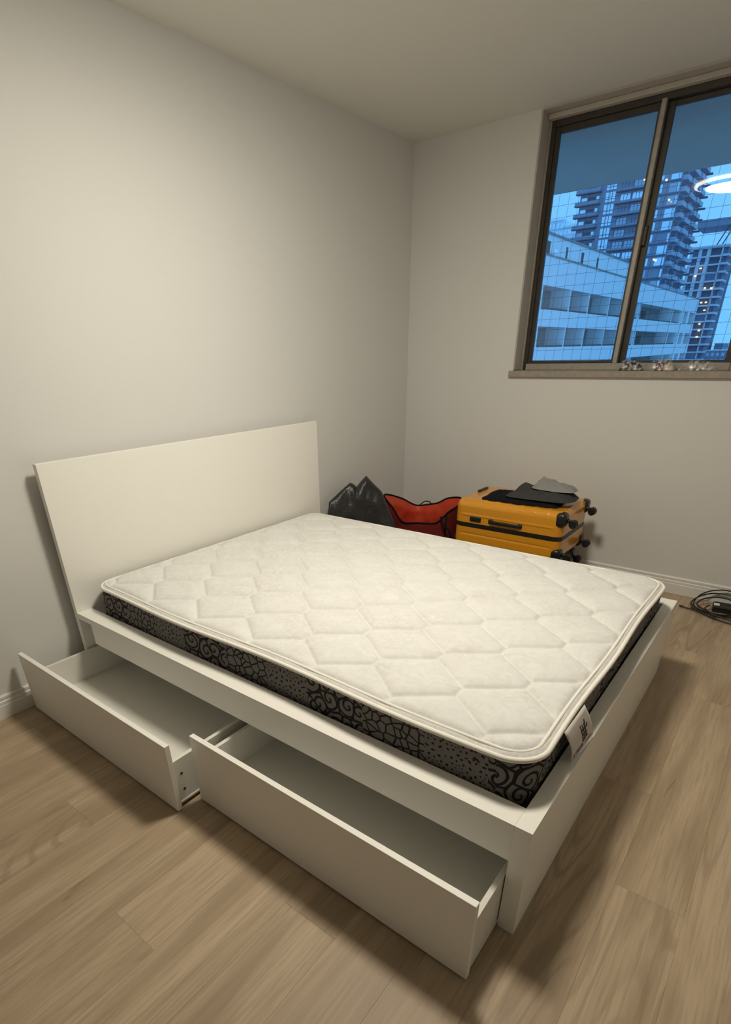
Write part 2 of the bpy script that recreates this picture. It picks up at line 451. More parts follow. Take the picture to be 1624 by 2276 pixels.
# ------------------------------------------------------------------ window
win = struct(empty('window_1', (WX0, 2.92, WZ0)))
win['label'] = 'wide sliding window in a dark bronze frame above a stone sill'
def wbox(name, x0, x1, y0, y1, z0, z1, mat, parent=win, bev=0.0):
    o = win.location
    return box(name, x0-o.x, x1-o.x, y0-o.y, y1-o.y, z0-o.z, z1-o.z, mat, parent, bev)
# plaster reveals
wbox('reveal', WX0-0.004, WX0+0.006, RY1-0.002, 2.925, WZ0+0.012, WZ1, 'reveal_plaster')
wbox('reveal', WX0+0.006, WX1-0.006, RY1-0.002, 2.925, WZ1-0.006, WZ1+0.002, 'reveal_plaster')
wbox('reveal', WX0+0.006, WX1-0.006, 2.86, 2.98, 2.4785, WZ1-0.006, 'reveal_plaster', bev=0.004)
wbox('reveal', WX1-0.006, WX1+0.004, RY1-0.002, 2.925, WZ0+0.012, WZ1, 'reveal_plaster')
# sill board
wbox('sill', WX0-0.022, WX1+0.022, RY1-0.022, RY1+0.001, 1.216, 1.252, 'stone_sill', bev=0.003)
wbox('sill_ledge', WX0+0.0005, WX1-0.0005, RY1+0.001, 2.985, 1.2455, 1.252, 'stone_sill')
# outer frame
GZ0, GZ1 = 1.306, 2.421
wbox('frame_jamb', WX0+0.006, 0.826, 2.895, 2.98, 1.252, 2.478, 'worn_aluminium', bev=0.002)
wbox('frame_jamb', 0.826, 0.848, 2.905, 2.98, 1.252, 2.478, 'bronze_frame', bev=0.002)
wbox('frame_jamb', 1.985, WX1-0.006, 2.895, 2.98, 1.252, 2.478, 'worn_aluminium', bev=0.002)
wbox('frame_head', 0.848, 1.985, 2.900, 2.98, 2.450, 2.478, 'bronze_frame', bev=0.002)
wbox('frame_track', 0.848, 1.985, 2.890, 2.98, 1.252, 1.290, 'worn_aluminium', bev=0.003)
# left sash (room side) and right sash (outer track)
ls = wbox('sash', 0.848, 0.873, 2.912, 2.936, 1.290, 2.450, 'bronze_frame', bev=0.002)
def sash_part(name, *a, **k): return wbox(name, *a, **k)
wbox('sash_rail', 0.873, 1.372, 2.912, 2.936, 1.290, GZ0, 'bronze_frame', bev=0.002)
wbox('sash_rail', 0.873, 1.372, 2.912, 2.936, GZ1, 2.450, 'bronze_frame', bev=0.002)
wbox('sash_stile', 1.366, 1.378, 2.910, 2.936, 1.290, 2.450, 'bronze_frame', bev=0.002)
wbox('meeting_stile', 1.378, 1.403, 2.896, 2.940, 1.284, 2.458, 'worn_aluminium', bev=0.003)
wbox('pane', 0.866, 1.374, 2.920, 2.924, 1.298, 2.430, 'window_glass')
wbox('sash', 1.403, 1.436, 2.940, 2.962, 1.290, 2.450, 'bronze_frame', bev=0.002)
wbox('sash_stile', 1.403, 1.408, 2.905, 2.940, 1.290, 2.452, 'bronze_frame')
wbox('sash_rail', 1.436, 1.955, 2.940, 2.962, 1.290, GZ0-0.004, 'bronze_frame', bev=0.002)
wbox('sash_rail', 1.436, 1.955, 2.940, 2.962, GZ1+0.008, 2.450, 'bronze_frame', bev=0.002)
wbox('sash_stile', 1.948, 1.985, 2.935, 2.962, 1.290, 2.450, 'bronze_frame', bev=0.002)
wbox('pane', 1.430, 1.952, 2.949, 2.953, 1.298, 2.434, 'window_glass')
lt = wbox('latch', 1.404, 1.424, 2.920, 2.939, 1.86, 1.95, 'bronze_frame', bev=0.003)

# ================================================================== CEILING LAMP
LX, LY = 1.40, 0.60
lamp = empty('ceiling_lamp', (LX, LY, RH), 'round flush ceiling lamp with glowing diffuser and an added glowing ring for the doubled reflection, mirrored in the window pane', 'lamp')
cyl('base_plate', (0, 0, -0.012), (0, 0, 1), 0.25, 0.024, 'lamp_housing', lamp, 48)
tube('trim_ring', [(0.215*math.cos(a), 0.215*math.sin(a), -0.030) for a in [2*math.pi*k/64 for k in range(64)]], 0.009, 'chrome_ring', lamp, 10, True)
tube('added_glow_ring', [(0.262*math.cos(a), 0.262*math.sin(a), -0.012) for a in [2*math.pi*k/64 for k in range(64)]], 0.011, 'added_ring_glow', lamp, 8, True)  # added glowing ring, imitates the double pane's second lamp reflection
V = []
nr, ns = 10, 48
for i in range(nr):
    f = i/(nr-1); ang = f*math.pi/2
    r_ = 0.19*math.cos(ang) if i < nr-1 else 0.0005
    z_ = -0.030 - 0.028*math.sin(ang)
    V.append((r_, z_))
P = np.array([[[r_*math.cos(2*math.pi*k/ns), r_*math.sin(2*math.pi*k/ns), z_] for (r_, z_) in V] for k in range(ns)]).reshape(-1, 3)
link('diffuser', grid_mesh('diffuser', P, ns, nr, True, 'lamp_diffuser'), None, lamp)
cyl('collar', (0, 0, -0.027), (0, 0, 1), 0.19, 0.006, 'lamp_housing', lamp, 48)

# ================================================================== BED FRAME
BH, BW, BX0, BX1 = 0.3755, 1.68, 0.074, 2.170
bed = empty('double_bed', (BX0, 0, 0), 'white laminate bed frame with tall plain headboard and low foot panel', 'bed')
def bb(name, x0, x1, y0, y1, z0, z1, mat='white_laminate', bev=0.0005, parent=bed):
    return box(name, x0-BX0, x1-BX0, y0, y1, z0, z1, mat, parent, bev, 2)
bb('headboard', 0.046, 0.0735, 0, 1.681, 0.0, 1.0173)
def side_rail(y0, y1):
    bm = bmesh.new()
    bm_box(bm, 0, 2.125-BX0, y0, y1, 0.348, BH, 0.0005, 2)
    bm_box(bm, 0.105, 2.125-BX0, y0+0.0004, y1-0.0004, 0.254, 0.3485)
    link('side_rail', finish(bm, 'side_rail'), 'white_laminate', bed)
side_rail(0, 0.0713); side_rail(1.6087, 1.68)
bb('foot_panel', 2.1252, 2.170, 0, 1.68, 0.0, BH)
bb('base_panel', 0.0742, 2.1248, 0.0716, 1.6084, 0.235, 0.262, 'drawer_board')
bb('center_beam', 0.0742, 2.1248, 0.82, 0.86, 0.0, 0.2348, 'drawer_board')

# ================================================================== STORAGE DRAWERS
def drawer(x0, x1, yf, sx0, sx1, label, holes_right):
    o = empty('storage_box', ((x0+x1)/2, yf, 0), label, 'storage box', 'storage boxes pulled out from under the bed')
    ox = (x0+x1)/2
    def db(name, a, b, c, d, e, f, mat='drawer_board', bev=0.001, parent=o):
        return box(name, a-ox, b-ox, c-yf, d-yf, e, f, mat, parent, bev, 2)
    yb = yf+0.018
    db('front_panel', x0, x1, yf, yb, 0.008, 0.2835, 'white_laminate')
    T = 0.196
    l = db('side_panel', sx0, sx0+0.015, yb, yb+0.57, 0.024, T)
    r = db('side_panel', sx1-0.015, sx1, yb, yb+0.57, 0.024, T)
    db('back_panel', sx0+0.015, sx1-0.015, yb+0.555, yb+0.57, 0.03, T)
    db('bottom_panel', sx0+0.015, sx1-0.015, yb, yb+0.555, 0.058, 0.064)
    db('runner', sx1-0.012, sx1+0.003, yb, yb+0.56, 0.016, 0.024, 'drawer_board', 0.0)
    db('runner', sx0-0.003, sx0+0.012, yb, yb+0.56, 0.016, 0.024, 'drawer_board', 0.0)
    for z_ in (0.134, 0.066) if holes_right else ():
        h = cyl('screw_hole', (sx1+0.0004-ox, 0.050, z_), (1, 0, 0), 0.0052, 0.001, 'hole_dark', o, 16)
    for (cx_, cy_) in ((sx0+0.06, 0.10), (sx1-0.06, 0.10), (sx0+0.06, 0.50), (sx1-0.06, 0.50)):
        cyl('caster', (cx_-ox, cy_, 0.020), (1, 0, 0), 0.020, 0.014, 'black_plastic', o, 16, None, 0.002)
    return o
drawer(0.048, 1.087, -0.2754, 0.083, 1.070, 'empty white underbed storage box pulled out farthest, beside the headboard and skirting', True)
drawer(1.0994, 2.1288, -0.1888, 1.112, 2.122, 'empty white underbed storage box at the foot end, nearest the viewer', False)

# ================================================================== MATTRESS
MX0, MX1, MY0, MY1, MR = 0.112, 2.123, 0.080, 1.572, 0.095
mat_o = empty('mattress', ((MX0+MX1)/2, (MY0+MY1)/2, 0.262), 'quilted white mattress with dark patterned border, lying in the bed frame', 'mattress')
mc = np.array(mat_o.location)
ZT = 0.491
def seg_dist(px, py, ax, ay, bx, by):
    dx, dy = bx-ax, by-ay
    tt = np.clip(((px-ax)*dx + (py-ay)*dy)/(dx*dx+dy*dy), 0, 1)
    return np.hypot(px-ax-tt*dx, py-ay-tt*dy)
def quilt_height(X, Y):
    px_, py_ = 0.148, 0.3085
    u = (X-1.532) % (2*px_); v = (Y-0.262) % py_
    d = np.full(X.shape, 9.0); hl = 0.024
    for i in (-1, 0, 1, 2, 3):
        for j in (-1, 0, 1, 2):
            cx_ = i*px_; cy_ = j*py_ + (py_/2 if i % 2 else 0)
            d = np.minimum(d, seg_dist(u, v, cx_, cy_-hl, cx_, cy_+hl))
            d = np.minimum(d, seg_dist(u, v, cx_, cy_+hl, cx_+px_, cy_+py_/2-hl))
            d = np.minimum(d, seg_dist(u, v, cx_, cy_-hl, cx_+px_, cy_-py_/2+hl))
    return d
nx_, ny_ = 460, 340
gx = np.linspace(MX0, MX1, nx_); gy = np.linspace(MY0, MY1, ny_)
X, Y = np.meshgrid(gx, gy, indexing='ij')
# slightly wavy outline
ex = 0.0035*np.sin(Y*9.0+1.0); ey = 0.008*np.sin(X*6.0+0.4)
fx = np.clip((X-MX1+0.25)/0.25, 0, 1)**2; fy = np.clip((MY0+0.25-Y)/0.25, 0, 1)**2
cornerx = np.where(X < MX0+MR, MX0+MR, np.where(X > MX1-MR, MX1-MR, X)); cornery = np.where(Y < MY0+MR, MY0+MR, np.where(Y > MY1-MR, MY1-MR, Y))
dx, dy = X-cornerx, Y-cornery
k = np.maximum(np.abs(dx), np.abs(dy)); dl = np.hypot(dx, dy)+1e-12
both = (np.abs(dx) > 0) & (np.abs(dy) > 0)
Xr = np.where(both, cornerx + dx/dl*k, X); Yr = np.where(both, cornery + dy/dl*k, Y)
# edge distance in the rounded rectangle
e = MR - np.hypot(Xr-cornerx, Yr-cornery)
e = np.where((np.abs(dx) == 0) & (np.abs(dy) == 0), 9, e)
e = np.minimum(e, np.minimum(np.minimum(X-MX0, MX1-X), np.minimum(Y-MY0, MY1-Y)) + np.where(both, 9, 0))
e = np.maximum(e, 0)
d = quilt_height(X, Y)
Z = ZT + 0.017*(1-np.exp(-e/0.03)) - 0.0075*np.exp(-(d/0.0085)**2)*np.clip((e-0.024)/0.02, 0, 1) + 0.0075*(1-np.exp(-(d/0.030)**2))*np.clip(e/0.04, 0, 1)
Z -= 0.003*np.exp(-((e-0.022)/0.004)**2)
# shallow scroll stitching: chains of lens shapes and rings
chain = np.full(X.shape, 9.0)
for y0 in (0.30, 0.80, 1.30):
    for s in (1, -1):
        chain = np.minimum(chain, np.abs(Y-y0-s*0.075*np.sin(2*math.pi*(X-0.15)/0.86)))
for cx_ in np.arange(0.37, 2.1, 0.43):
    for cy_ in (0.55, 1.05):
        rr = np.hypot((X-cx_)/1.25, Y-cy_)
        chain = np.minimum(chain, np.abs(rr-0.085))
Z -= 0.0011*np.exp(-(chain/0.006)**2)
Pm = np.stack([Xr+ex*fx, Yr+ey*fy, Z], -1).reshape(-1, 3) - mc
link('top_panel', grid_mesh('top_panel', Pm, nx_, ny_, False, 'quilt_fabric'), None, mat_o)
# outline loop for border and piping
def outline(x0, x1, y0, y1, r, per=14, along=60):
    pts = []
    cs = [(x1-r, y0+r, -90), (x1-r, y1-r, 0), (x0+r, y1-r, 90), (x0+r, y0+r, 180)]
    for ci, (cx_, cy_, a0) in enumerate(cs):
        for i in range(per+1):
            a = math.radians(a0+90*i/per); pts.append((cx_+r*math.cos(a), cy_+r*math.sin(a)))
        nxt = cs[(ci+1) % 4]; a = math.radians(nxt[2])
        q = (nxt[0]+r*math.cos(a), nxt[1]+r*math.sin(a)); p0 = pts[-1]
        for i in range(1, along): pts.append((p0[0]+(q[0]-p0[0])*i/along, p0[1]+(q[1]-p0[1])*i/along))
    return pts
def wob(p):
    x_, y_ = p
    fx_ = max(0, min(1, (x_-MX1+0.25)/0.25))**2; fy_ = max(0, min(1, (MY0+0.25-y_)/0.25))**2
    return (x_ + 0.0035*math.sin(y_*9+1)*fx_, y_ + 0.008*math.sin(x_*6+0.4)*fy_)
ol = [wob(p) for p in outline(MX0, MX1, MY0, MY1, MR)]
tube('piping', [Vector((x_, y_, ZT-0.003))-Vector(mc) for x_, y_ in ol], 0.0075, 'white_piping', mat_o, 10, True)
ol2 = [wob(p) for p in outline(MX0+0.019, MX1-0.019, MY0+0.019, MY1-0.019, MR-0.015)]
tube('inner_piping', [Vector((x_, y_, ZT+0.0075))-Vector(mc) for x_, y_ in ol2], 0.0050, 'white_piping', mat_o, 8, True)
# border panel (fits between the rails below the top, slightly tucked in)
def border():
    n = len(ol); nv = 12
    bo = outline(MX0-0.02, MX1-0.012, MY0+0.004, MY1+0.012, 0.06)
    Vb = np.zeros((n+1, nv, 3)); UV = np.zeros((n+1, nv, 2)); s = 0
    for i in range(n+1):
        a = ol[i % n]; b_ = bo[i % n]
        if i: s += math.hypot(ol[i % n][0]-ol[i-1][0], ol[i % n][1]-ol[i-1][1])
        for j in range(nv):
            f = j/(nv-1); z_ = 0.262 + (ZT-0.006-0.262)*f
            g = f**0.8
            Vb[i, j] = (b_[0]+(a[0]-b_[0])*g, b_[1]+(a[1]-b_[1])*g, z_)
            UV[i, j] = (s, z_)
    me = grid_mesh('border', (Vb.reshape(-1, 3)-mc), n+1, nv, False, 'damask_border')
    lay = me.uv_layers.new(name='UVMap')
    vi = np.zeros(len(me.loops), np.int32); me.loops.foreach_get('vertex_index', vi)
    lay.data.foreach_set('uv', UV.reshape(-1, 2)[vi].astype(np.float32).ravel())
    link('border', me, None, mat_o)
border()
# brand tag hanging from the piping at the foot end
def tag_part():
    A = [Vector((2.130, 0.275, 0.487)), Vector((2.131, 0.438, 0.487))]      # along the piping
    B = [Vector((2.156, 0.300, 0.3835)), Vector((2.166, 0.462, 0.3835))]     # lower edge on the foot panel
    nu, nv = 13, 9
    Vt = np.zeros((nu, nv, 3))
    def P(u, v):
        a = A[0].lerp(A[1], u); b_ = B[0].lerp(B[1], u)
        p = a.lerp(b_, v); p.x += 0.010*math.sin(v*math.pi)*(1-0.3*u); return p
    for i in range(nu):
        for j in range(nv): Vt[i, j] = P(i/(nu-1), j/(nv-1))
    t_ = link('label_tag', grid_mesh('label_tag', Vt.reshape(-1, 3)-mc, nu, nv, False, 'tag_satin'), None, mat_o)
    sm = t_.modifiers.new('thickness', 'SOLIDIFY'); sm.thickness = 0.0008
    tag(t_, 'white cloth tag with dark lettering')
    bm = bmesh.new()
    def quad(u0, v0, u1, v1, w, sk=0.0):
        du, dv = u1-u0, v1-v0; l_ = math.hypot(du, dv); nx2, ny2 = -dv/l_*w, du/l_*w
        for i_ in range(4):
            f0, f1 = i_/4, (i_+1)/4
            a0, b0, a1, b1 = u0+du*f0, v0+dv*f0, u0+du*f1, v0+dv*f1
            q = [(a0+nx2, b0+ny2), (a1+nx2, b1+ny2), (a1-nx2, b1-ny2), (a0-nx2, b0-ny2)]
            bm.faces.new([bm.verts.new(P(a, b_)+Vector((0.0022, 0, 0.0006))-Vector(mc)) for a, b_ in q])
    # emblem: a dense upright crest of strokes
    for u0, v0, u1, v1, w in [(0.52, 0.25, 0.52, 0.80, .014), (0.60, 0.28, 0.60, 0.80, .014), (0.68, 0.30, 0.68, 0.74, .016), (0.50, 0.42, 0.72, 0.42, .02), (0.50, 0.56, 0.72, 0.56, .02), (0.48, 0.70, 0.74, 0.70, .02), (0.74, 0.22, 0.70, 0.34, .018), (0.80, 0.36, 0.74, 0.46, .018)]:
        quad(u0, v0, u1, v1, w)
    # lettering row: six blurred capitals and a dash
    glyphs = {0: [(0, 0, 0, 1), (0, .5, 1, 0), (0, .5, 1, 1)], 1: [(.5, 0, .5, 1)], 2: [(0, 1, 0, 0), (0, 0, 1, 1), (1, 1, 1, 0)], 3: [(1, 0, 0, 0), (0, 0, 0, 1), (0, 1, 1, 1), (1, 1, 1, .5)], 4: [(0, 0, 1, 0), (1, 0, 1, 1), (1, 1, 0, 1), (0, 1, 0, 0)], 5: [(0, 0, 0, 1), (0, 0, 1, .4), (1, .4, 0, 1)]}
    for gi in range(6):
        for (a, b_, c_, d_) in glyphs[gi]:
            quad(0.09+gi*0.075+a*0.045, 0.80+b_*0.11, 0.09+gi*0.075+c_*0.045+0.001, 0.80+d_*0.11+0.001, .010)
    quad(0.60, 0.88, 0.90, 0.88, .014)
    me = finish(bm, 'lettering'); link('lettering', me, 'tag_ink', t_)
tag_part()

# ================================================================== LUGGAGE IN THE CORNER
def suitcase(x0, x1, y0, y1, z0, z1, zs, shell, end, label, fancy=True):
    o = empty('suitcase', ((x0+x1)/2, (y0+y1)/2, z0), label, 'suitcase')
    cx_, cy_ = o.location.x, o.location.y
    sx, sy = x1-x0, y1-y0; h = z1-z0; hm = h/2
    def disp(p, n_):
        dd = 0.0
        if abs(n_.z) > 0.35:                       # ribs running across the broad faces
            dd += 0.0035*max(0, math.cos(2*math.pi*p.x/0.078))**3*min(1, (abs(n_.z)-0.35)*3)
        if abs(n_.y) > 0.8:                        # long crease on the narrow sides
            for zc in (0.058, -0.062):
                if abs(p.x) < sx*0.43: dd += (0.004 if zc > 0 else -0.004)*math.exp(-((p.z-zc)/0.004)**2)
        return dd
    zc = zs-z0-hm
    up_ = roundbox('upper_shell', (sx, sy, h), 0.045, 60 if fancy else 14, shell, o, (0, 0, hm), disp if fancy else None, zmin=zc+0.013)
    lo_ = roundbox('lower_shell', (sx, sy, h), 0.045, 60 if fancy else 14, shell, o, (0, 0, hm), disp if fancy else None, zmax=zc-0.013)
    roundbox('zip_band', (sx+0.004, sy+0.004, h), 0.045, 16, 'black_rubber', o, (0, 0, hm), None, zmin=zc-0.013, zmax=zc+0.013)
    # wheel housings and casters at the four corners of the right-hand end
    for s in (-1, 1):
        for q in (-1, 1):
            yc = s*(sy/2-0.055); zc2 = hm + q*(hm-0.048)
            hs_ = roundbox('wheel_housing', (0.060, 0.075, 0.082), 0.022, 8, 'black_plastic', o, (sx/2-0.018, yc+s*0.022, zc2+q*0.004))
            tube('caster_fork', [(sx/2+0.005, yc, zc2), (sx/2+0.020, yc, zc2-0.006), (sx/2+0.034, yc, zc2-0.016)], 0.011, 'black_plastic', o, 8)
            bm = bmesh.new()
            for e_ in (-1, 1): bm_cyl(bm, (sx/2+0.042, yc+e_*0.011, zc2-0.018), (0, 1, 0), 0.023, 0.013, 20, None, 0.003)
            link('caster_wheel', finish(bm, 'caster_wheel', True, 40), 'black_rubber', o)
    if fancy:
        # side carry handle, combination lock, end grab handle
        hx0, hx1 = 1.035-cx_, 1.245-cx_
        zz = zs-z0+0.042
        roundbox('handle_mount', (0.030, 0.016, 0.026), 0.006, 5, 'black_plastic', o, (hx0+0.013, -sy/2-0.003, zz))
        roundbox('handle_mount', (0.030, 0.016, 0.026), 0.006, 5, 'black_plastic', o, (hx1-0.013, -sy/2-0.003, zz))
        roundbox('carry_handle', (hx1-hx0-0.02, 0.014, 0.020), 0.006, 8, 'black_rubber', o, ((hx0+hx1)/2, -sy/2-0.010, zz-0.002))
        roundbox('lock', (0.074, 0.012, 0.030), 0.011, 8, 'black_plastic', o, (0.945-cx_, -sy/2-0.003, zz-0.001))
        roundbox('grab_handle', (0.016, 0.17, 0.022), 0.006, 6, 'black_rubber', o, (-sx/2-0.006, 0.0, h-0.055))
        roundbox('telescopic_handle', (0.018, 0.13, 0.016), 0.006, 6, 'black_plastic', o, (-sx/2+0.045, 0.06, h+0.006))
    return o
suitcase(0.800, 1.478, 2.150, 2.605, 0.262, 0.560, 0.407, 'yellow_shell', 'yellow_shell_end', 'glossy yellow hard-shell suitcase lying flat with folded clothes on top')
suitcase(0.840, 1.445, 2.190, 2.600, 0.004, 0.250, 0.130, 'dark_shell', 'dark_shell', 'black suitcase lying flat underneath the yellow one', False)

def lump(name, cx_, cy_, z0, rx, ry, h, rot, seed, mat, label, cat, pw=2.6, amp=0.25, peaks=(), sq=3.0, group=None, res=44, fold=0.0, ff=26.0):
    """a soft folded heap: squarish footprint, rounded rim, wandering folds, flat underside"""
    o_n = 40
    V = []
    nu, nv = res*2, res//2+6
    c, s = math.cos(rot), math.sin(rot)
    for i in range(nu):
        a = 2*math.pi*i/nu
        ca, sa = math.cos(a), math.sin(a)
        R = (abs(ca)**sq + abs(sa)**sq)**(-1/sq)
        R *= 1 + 0.07*noise.noise(Vector((ca*1.7+seed, sa*1.7, seed*0.3)))
        for j in range(nv):
            f = j/(nv-1)
            if f < 0.12:
                r = f/0.12; z_ = 0.0
            else:
                g = (f-0.12)/0.88; r = math.cos(g*math.pi/2)**0.8
                z_ = h*(1-r**pw)
            lx, ly = R*r*ca*rx, R*r*sa*ry
            if f >= 0.12:
                n1 = noise.noise(Vector((lx*14+seed*3.1, ly*22, seed)))
                n2 = noise.noise(Vector((lx*40, ly*55+seed, seed*2.0)))
                z_ *= 1 + amp*(n1 + 0.4*n2)
                for (kx, ky, kr, kh) in peaks:
                    z_ += kh*max(0.0, 1-math.hypot(lx-kx, ly-ky)/kr)**1.4*min(1, (1-r)*6)
                if fold:
                    w1 = noise.noise(Vector((lx*ff*0.45+seed, ly*ff, seed*1.7))); w2 = noise.noise(Vector((lx*ff*1.1, ly*ff*1.3+seed, seed+5)))
                    z_ += fold*(1-2.2*abs(w1)+0.6*w2)*min(1, (1-r)*5)
                z_ = max(z_, 0.001)
            V.append((cx_*0 + c*lx - s*ly, s*lx + c*ly, z_))
    me = grid_mesh(name, np.array(V), nu, nv, True, mat)
    o = link(name, me, None, None, (cx_, cy_, z0))
    return tag(o, label, cat, group)
lump('folded_garment', 1.165, 2.335, 0.5640, 0.235, 0.138, 0.024, 0.06, 1.0, 'black_fabric', 'black folded garment lying flat on the yellow suitcase', 'clothing', pw=6, amp=0.18, sq=9.0, res=64, fold=0.003)
lump('folded_trousers', 1.275, 2.345, 0.5925, 0.195, 0.120, 0.034, 0.06, 4.2, 'charcoal_fabric', 'charcoal grey folded trousers between the black garment and the light grey top', 'clothing', pw=5.0, amp=0.12, sq=6.0, peaks=((-0.13, 0.05, 0.075, 0.030),), res=64, fold=0.007, ff=30)
lump('crumpled_top', 1.325, 2.385, 0.6360, 0.132, 0.080, 0.026, -0.05, 7.7, 'grey_fabric', 'light grey crumpled top heaped uppermost on the suitcase', 'clothing', pw=3.0, amp=0.3, peaks=((-0.075, 0.0, 0.060, 0.036), (-0.02, 0.02, 0.05, 0.014)), res=72, fold=0.010, ff=38)

# ------------------------------------------------------------------ black garbage bag
def garbage_bag():
    ridge = [(0.05, 1.735, 0.02), (0.046, 1.765, 0.30), (0.050, 1.80, 0.505), (0.085, 1.885, 0.568), (0.112, 1.95, 0.612), (0.128, 1.968, 0.602), (0.141, 1.985, 0.582), (0.155, 2.015, 0.615), (0.173, 2.05, 0.648), (0.215, 2.075, 0.598), (0.267, 2.10, 0.545), (0.310, 2.105, 0.455), (0.372, 2.11, 0.340), (0.425, 2.13, 0.18), (0.455, 2.15, 0.02)]
    pts = []
    for i in range(len(ridge)-1):
        a, b_ = Vector(ridge[i]), Vector(ridge[i+1])
        for k_ in range(6): pts.append(a.lerp(b_, k_/6))
    pts.append(Vector(ridge[-1]))
    nu, nv = len(pts), 41
    V = np.zeros((nu, nv, 3))
    for i, p in enumerate(pts):
        ft = i/(nu-1); belly = math.sin(math.pi*ft)**0.5
        front = Vector((p.x+0.10*belly, p.y-0.125*belly-0.01, 0.0)); front.y = max(front.y, 1.71)
        back = Vector((max(p.x-0.07*belly, 0.022), p.y+0.075*belly+0.01, 0.0)); back.x = max(back.x, 0.022)
        for j in range(nv):
            w = -1+2*j/(nv-1); a = abs(w)
            base = front if w < 0 else back
            hr = a**0.75
            q = Vector((p.x+(base.x-p.x)*hr, p.y+(base.y-p.y)*hr, p.z*(1-a**1.9)))
            if 0 < i < nu-1:
                n1 = noise.noise(Vector((q.x*13, q.y*13, q.z*9+3)))
                n2 = noise.noise(Vector((q.x*38, q.y*38, q.z*20+9)))
                k_ = min(1, a*5)*min(1, (1-a)*6)
                dr = Vector((0.63, -0.78, 0.0))*(1 if w < 0 else -1)
                q += dr*(0.014*n1+0.004*n2)*k_
                q.x = max(q.x, 0.016); q.y = max(q.y, 1.70); q.z = max(q.z, 0.0)
            V[i, j] = q
    me = grid_mesh('garbage_bag', V.reshape(-1, 3)-np.array((0.2, 1.98, 0)), nu, nv, False, 'garbage_plastic')
    o = link('garbage_bag', me, None, None, (0.2, 1.98, 0))
    tag(o, 'black plastic garbage bag with two peaked corners slumped beside the headboard', 'garbage bag')
garbage_bag()

# ------------------------------------------------------------------ red tote bag
def tote():
    root = empty('tote_bag', (0.45, 2.42, 0), 'red nylon tote bag with black trim slumped open in the room corner', 'bag')
    off = Vector(root.location)
    rim = spline([(0.195, 2.235, 0.487), (0.19, 2.46, 0.42), (0.235, 2.60, 0.345), (0.342, 2.62, 0.362), (0.42, 2.615, 0.385), (0.505, 2.60, 0.432), (0.625, 2.56, 0.458), (0.700, 2.42, 0.455), (0.700, 2.26, 0.435), (0.66, 2.235, 0.385), (0.611, 2.23, 0.350), (0.48, 2.22, 0.335), (0.362, 2.225, 0.322), (0.275, 2.23, 0.405)], 8, True)
    n = len(rim)
    cen = Vector((0.45, 2.42, 0))
    base = []
    for p in rim:
        d_ = p-cen; a = math.atan2(d_.y, d_.x); ca, sa = math.cos(a), math.sin(a)
        R = (abs(ca/0.29)**5+abs(sa/0.215)**5)**(-1/5)
        base.append(Vector((cen.x+R*ca, cen.y+R*sa, 0.0)))
    def shell(name, mat, inset, zb, nv=16, only=None):
        V = np.zeros((n, nv, 3))
        for i in range(n):
            for j in range(nv):
                f = j/(nv-1)
                p = rim[i].lerp(Vector((base[i].x, base[i].y, zb)), f)
                d_ = (cen-p); d_.z = 0
                p += d_*inset*min(1, f*5)
                nn = noise.noise(Vector((p.x*12, p.y*12, p.z*14)))
                p += d_.normalized()*nn*0.02*min(1, f*4)*(1 if f < 0.95 else 0)
                V[i, j] = p - off
        return link(name, grid_mesh(name, V.reshape(-1, 3), n, nv, True, mat), None, root)
    shell('outer_shell', 'red_nylon_shaded', 0.0, 0.002)  # outside is red too, darkened in colour to stand for shade
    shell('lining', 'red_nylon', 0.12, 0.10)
    bm = bmesh.new(); bm.faces.new([bm.verts.new(Vector((cen.x+(b_.x-cen.x)*0.9, cen.y+(b_.y-cen.y)*0.9, 0.101))-off) for b_ in base])
    link('bottom', finish(bm, 'bottom'), 'red_nylon_shaded', root)
    tube('rim_trim', [p-off for p in rim], 0.006, 'black_fabric', root, 8, True)
    tube('corner_trim', [Vector((0.697, 2.235, 0.43))-off+Vector((0, 0, 0)), Vector((0.705, 2.215, 0.3))-off, Vector((0.70, 2.21, 0.02))-off], 0.006, 'black_fabric', root)
    tube('strap', [p-off for p in spline([(0.26, 2.615, 0.345), (0.29, 2.64, 0.372), (0.33, 2.645, 0.372), (0.36, 2.63, 0.352)], 6)], 0.004, 'black_fabric', root)
    tube('strap', [p-off for p in spline([(0.66, 2.225, 0.40), (0.70, 2.19, 0.37), (0.75, 2.185, 0.33), (0.76, 2.19, 0.26)], 6)], 0.008, 'black_fabric', root)
tote()
lump('nylon_pouch', 0.645, 2.085, 0.0, 0.14, 0.090, 0.285, 0.02, 12.3, 'blue_nylon', 'dark blue nylon pouch on the floor between red bag and yellow suitcase', 'bag', pw=5, amp=0.08, sq=4)

